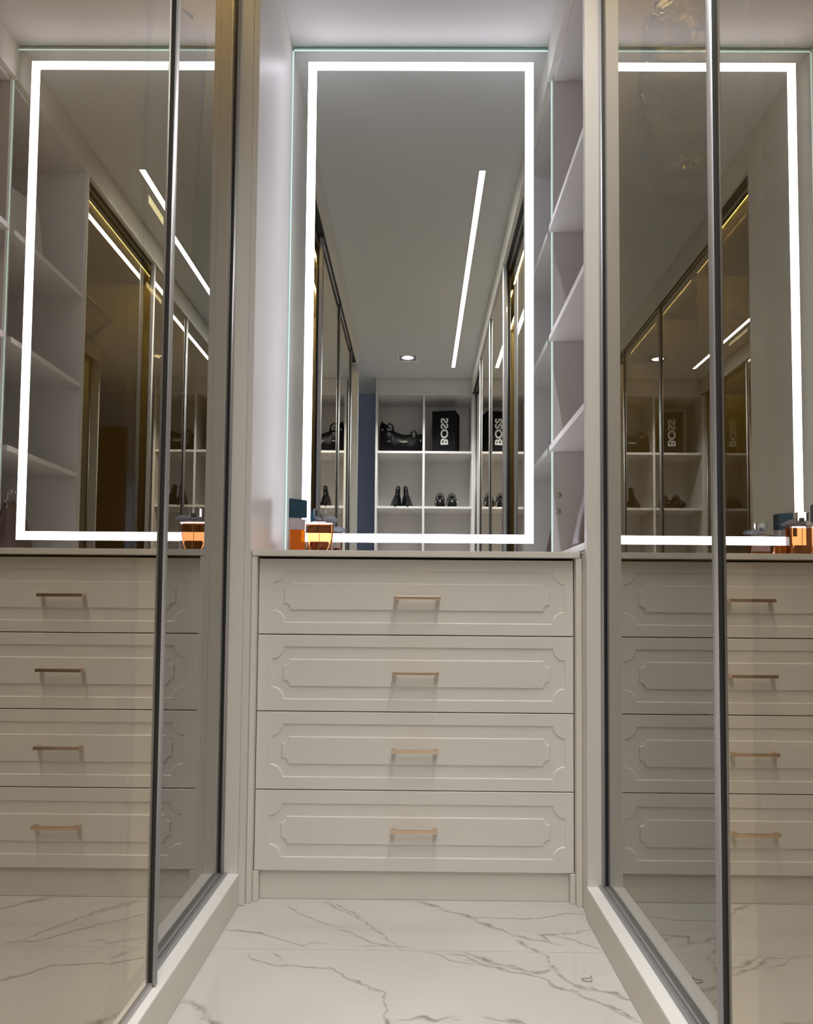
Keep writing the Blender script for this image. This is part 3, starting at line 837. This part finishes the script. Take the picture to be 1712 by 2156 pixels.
# ribbon: knot round the neck and two leaf-shaped tails to the right
bm = bmesh.new()
def leaf(p0, p1, wid, bend):
    P0, P1 = Vector(p0), Vector(p1); n_ = 14; L_ = []
    ax = (P1 - P0).normalized(); side_ = ax.cross(Vector((0, 1, 0))).normalized()
    for k in range(n_ + 1):
        t = k / n_; wv = wid * math.sin(math.pi * min(1, t * .97 + .03)) ** .8 + .0008
        cpt = P0.lerp(P1, t) + Vector((0, bend * math.sin(math.pi * t), 0))
        L_.append([bm.verts.new(cpt + side_ * wv), bm.verts.new(cpt + Vector((0, -.003 * math.sin(math.pi * t), 0))), bm.verts.new(cpt - side_ * wv)])
    for a, b2_ in zip(L_, L_[1:]):
        for s_ in (0, 1):
            f = bm.faces.new((a[s_], a[s_ + 1], b2_[s_ + 1], b2_[s_])); f.smooth = True
leaf((.008, -.012, .1185), (.055, -.016, .118), .0090, -.004)
leaf((.010, .010, .1185), (.052, .018, .115), .008, .004)
lathe(bm, [(.0125, .1135), (.0132, .117), (.0125, .1215)], 0, 0, 24, cap=False)
rb_ = to_obj('ribbon', bm, M_ribbon, pv)
sm = rb_.modifiers.new('thickness', 'SOLIDIFY'); sm.thickness = .0006; sm.offset = 0

# ------------------------------------------------------------------ things in the niche shelves
cb = thing('chain_handbag', 'mauve brown handbag with silver chain on the lowest niche shelf', 'bag', (.503, 2.385, .9120))
bm = bmesh.new(); rings = []
for k in range(15):
    t = k / 14; z = .215 * t
    hw = .118 - .062 * t ** 1.4; hd2 = .060 * (1 - .75 * t ** 1.3) + .004
    if k == 0: hw, hd2 = .10, .045
    r = []
    for q in range(28):
        a = 2 * math.pi * q / 28
        wv = 1 + .05 * math.sin(q * 2.0 + z * 30)
        r.append((math.copysign(abs(math.cos(a)) ** .8, math.cos(a)) * hw * wv, math.copysign(abs(math.sin(a)) ** .8, math.sin(a)) * hd2, z))
    rings.append(r)
loft(bm, rings)
to_obj('bag_body', bm, M_mauve, cb)
bm = bmesh.new()
tube(bm, [(-.115, 0, .03), (-.112, 0, .09), (-.085, 0, .15), (-.06, 0, .20), (0, 0, .222), (.06, 0, .20), (.10, 0, .12), (.112, 0, .04)], .006, 8)
to_obj('piping', bm, M_mauve, cb)
bm = bmesh.new()
for k in range(13):
    t = k / 12; a = math.pi * (1.0 - t)
    cx_, cz_ = .062 * math.cos(a), .20 + .065 * math.sin(a)
    rr_ = .011 if k in (0, 12) else .007
    pl_ = [(cx_ + (rr_ * math.cos(b2) if k % 2 else rr_ * .35 * math.cos(b2)), (rr_ * .35 * math.cos(b2) if k % 2 else rr_ * math.cos(b2)), cz_ + rr_ * 1.3 * math.sin(b2)) for b2 in [2 * math.pi * i / 12 for i in range(12)]]
    tube(bm, pl_, .0018, 6, True)
to_obj('chain', bm, M_chrome, cb)
cb.rotation_euler.z = math.radians(88)
cb.scale = (.86, .86, .88)

wb = thing('paper_bag', 'white paper bag with black marks in the topmost niche cubby', 'bag', (.60, 2.25, 1.9815))
wb.rotation_euler.z = math.radians(78)
bm = bmesh.new()
loft(bm, [[(-.11, -.045, 0), (.11, -.045, 0), (.11, .045, 0), (-.11, .045, 0)], [(-.11, -.038, .15), (.11, -.038, .15), (.11, .038, .15), (-.11, .038, .15)], [(-.108, -.014, .31), (.108, -.014, .31), (.108, .014, .31), (-.108, .014, .31)]], smooth=False)
to_obj('bag_body', bm, M_paper, wb)
for (x, z, l_, t_) in ((-.06, .22, .03, .006), (-.03, .17, .05, .008), (.02, .12, .03, .005), (.05, .19, .045, .006), (0, .25, .035, .005), (-.05, .09, .04, .006)):
    for sgn in (-1, 1):
        yy = -sgn * (.0445 - .09 * .045 * 0 - z / .31 * .0255 - (.006 if z > .15 else 0))
        bm = bmesh.new(); tube(bm, [(x - l_ / 2, yy, z - .006), (x, yy * 1.02, z + .006), (x + l_ / 2, yy, z)], t_ / 2, 6); to_obj('print_mark', bm, M_black, wb)

# ------------------------------------------------------------------ things hanging in the wardrobes
def hanger(root, ang):
    bm = bmesh.new()
    tube(bm, [(0, 0, .045), (0, .018, .062), (0, .012, .082), (0, -.006, .084), (0, -.014, .072)], .0022, 6)
    tube(bm, [(0, 0, .047), (0, 0, .02), ], .0022, 6)
    tube(bm, [(-.20, 0, -.075), (-.10, 0, -.025), (0, 0, .02), (.10, 0, -.025), (.20, 0, -.075)], [.006, .007, .008, .007, .006], 8)
    to_obj('hanger', bm, M_black, root)
def garment(loc, length, m, label, seed, plastic=False, halfd=.045):
    root = thing('hanging_garment' if not plastic else 'plastic_garment_cover', label, 'clothes' if not plastic else 'garment cover', loc)
    hanger(root, 0)
    bm = bmesh.new(); rings = []; K = 22
    for k in range(K + 1):
        t = k / K; z = .018 - t * length
        sh = min(1, t * length / .085)
        hw = .045 + (.187 if plastic else .175) * sh ** .8 + .01 * math.sin(t * 5 + seed)
        if k == 0: hw = .03
        dp = halfd * (.35 + .65 * sh)
        r = []
        for q in range(40):
            a = 2 * math.pi * q / 40
            f_ = noise.noise(Vector((math.cos(a) * 3 + seed, math.sin(a) * 3, z * (9 if plastic else 2.0))))
            f2_ = noise.noise(Vector((math.cos(a) * 9 + seed, math.sin(a) * 7, z * (30 if plastic else 5.0))))
            w_ = 1 + (.5 if plastic else .35) * f_ * t + (.30 if plastic else .0) * f2_
            r.append((hw * math.cos(a) * (1 + .05 * f_), dp * math.copysign(abs(math.sin(a)) ** .8, math.sin(a)) * w_, z - .05 * sh * abs(math.cos(a)) ** 1.5 * (1 - t)))
        rings.append(r)
    loft(bm, rings, cap=True)
    to_obj('garment_body' if not plastic else 'film', bm, m if not plastic else M_plastic, root, smooth=True)
    return root
RZ = 2.30 - .073
garment((-.745, 1.86, RZ), 1.0, M_cloth_b, 'pale garment on a hanger behind the left wardrobe glass next to the dresser', 1.0).rotation_euler.z = math.radians(12)
pg = garment((.745, 1.86, RZ), .54, None, 'crumpled clear plastic garment cover hanging in the right wardrobe', 5.0, True, .085)

# ------------------------------------------------------------------ small loop of elastic on the floor
bm = bmesh.new()
cx_, cy_ = .346, 1.702
pts = [(cx_ - .0125, cy_ + .004, .0015), (cx_ - .006, cy_ + .010, .0022), (cx_ + .002, cy_ + .006, .003), (cx_ + .008, cy_ + .002, .006), (cx_ + .013, cy_ + .008, .010), (cx_ + .0125, cy_ - .002, .005), (cx_ + .009, cy_ - .008, .0015), (cx_ - .002, cy_ - .007, .0014), (cx_ - .010, cy_ - .002, .0014)]
pts = [(cx_ + (x - cx_) * .8, cy_ + (y - cy_) * .8, z * .8) for x, y, z in pts]
tube(bm, pts, .00055, 6, True)
hl_ = to_obj('hair_tie', bm, M_wire)
tag(hl_, 'tiny dark loop of elastic lying on the marble floor', 'hair tie')
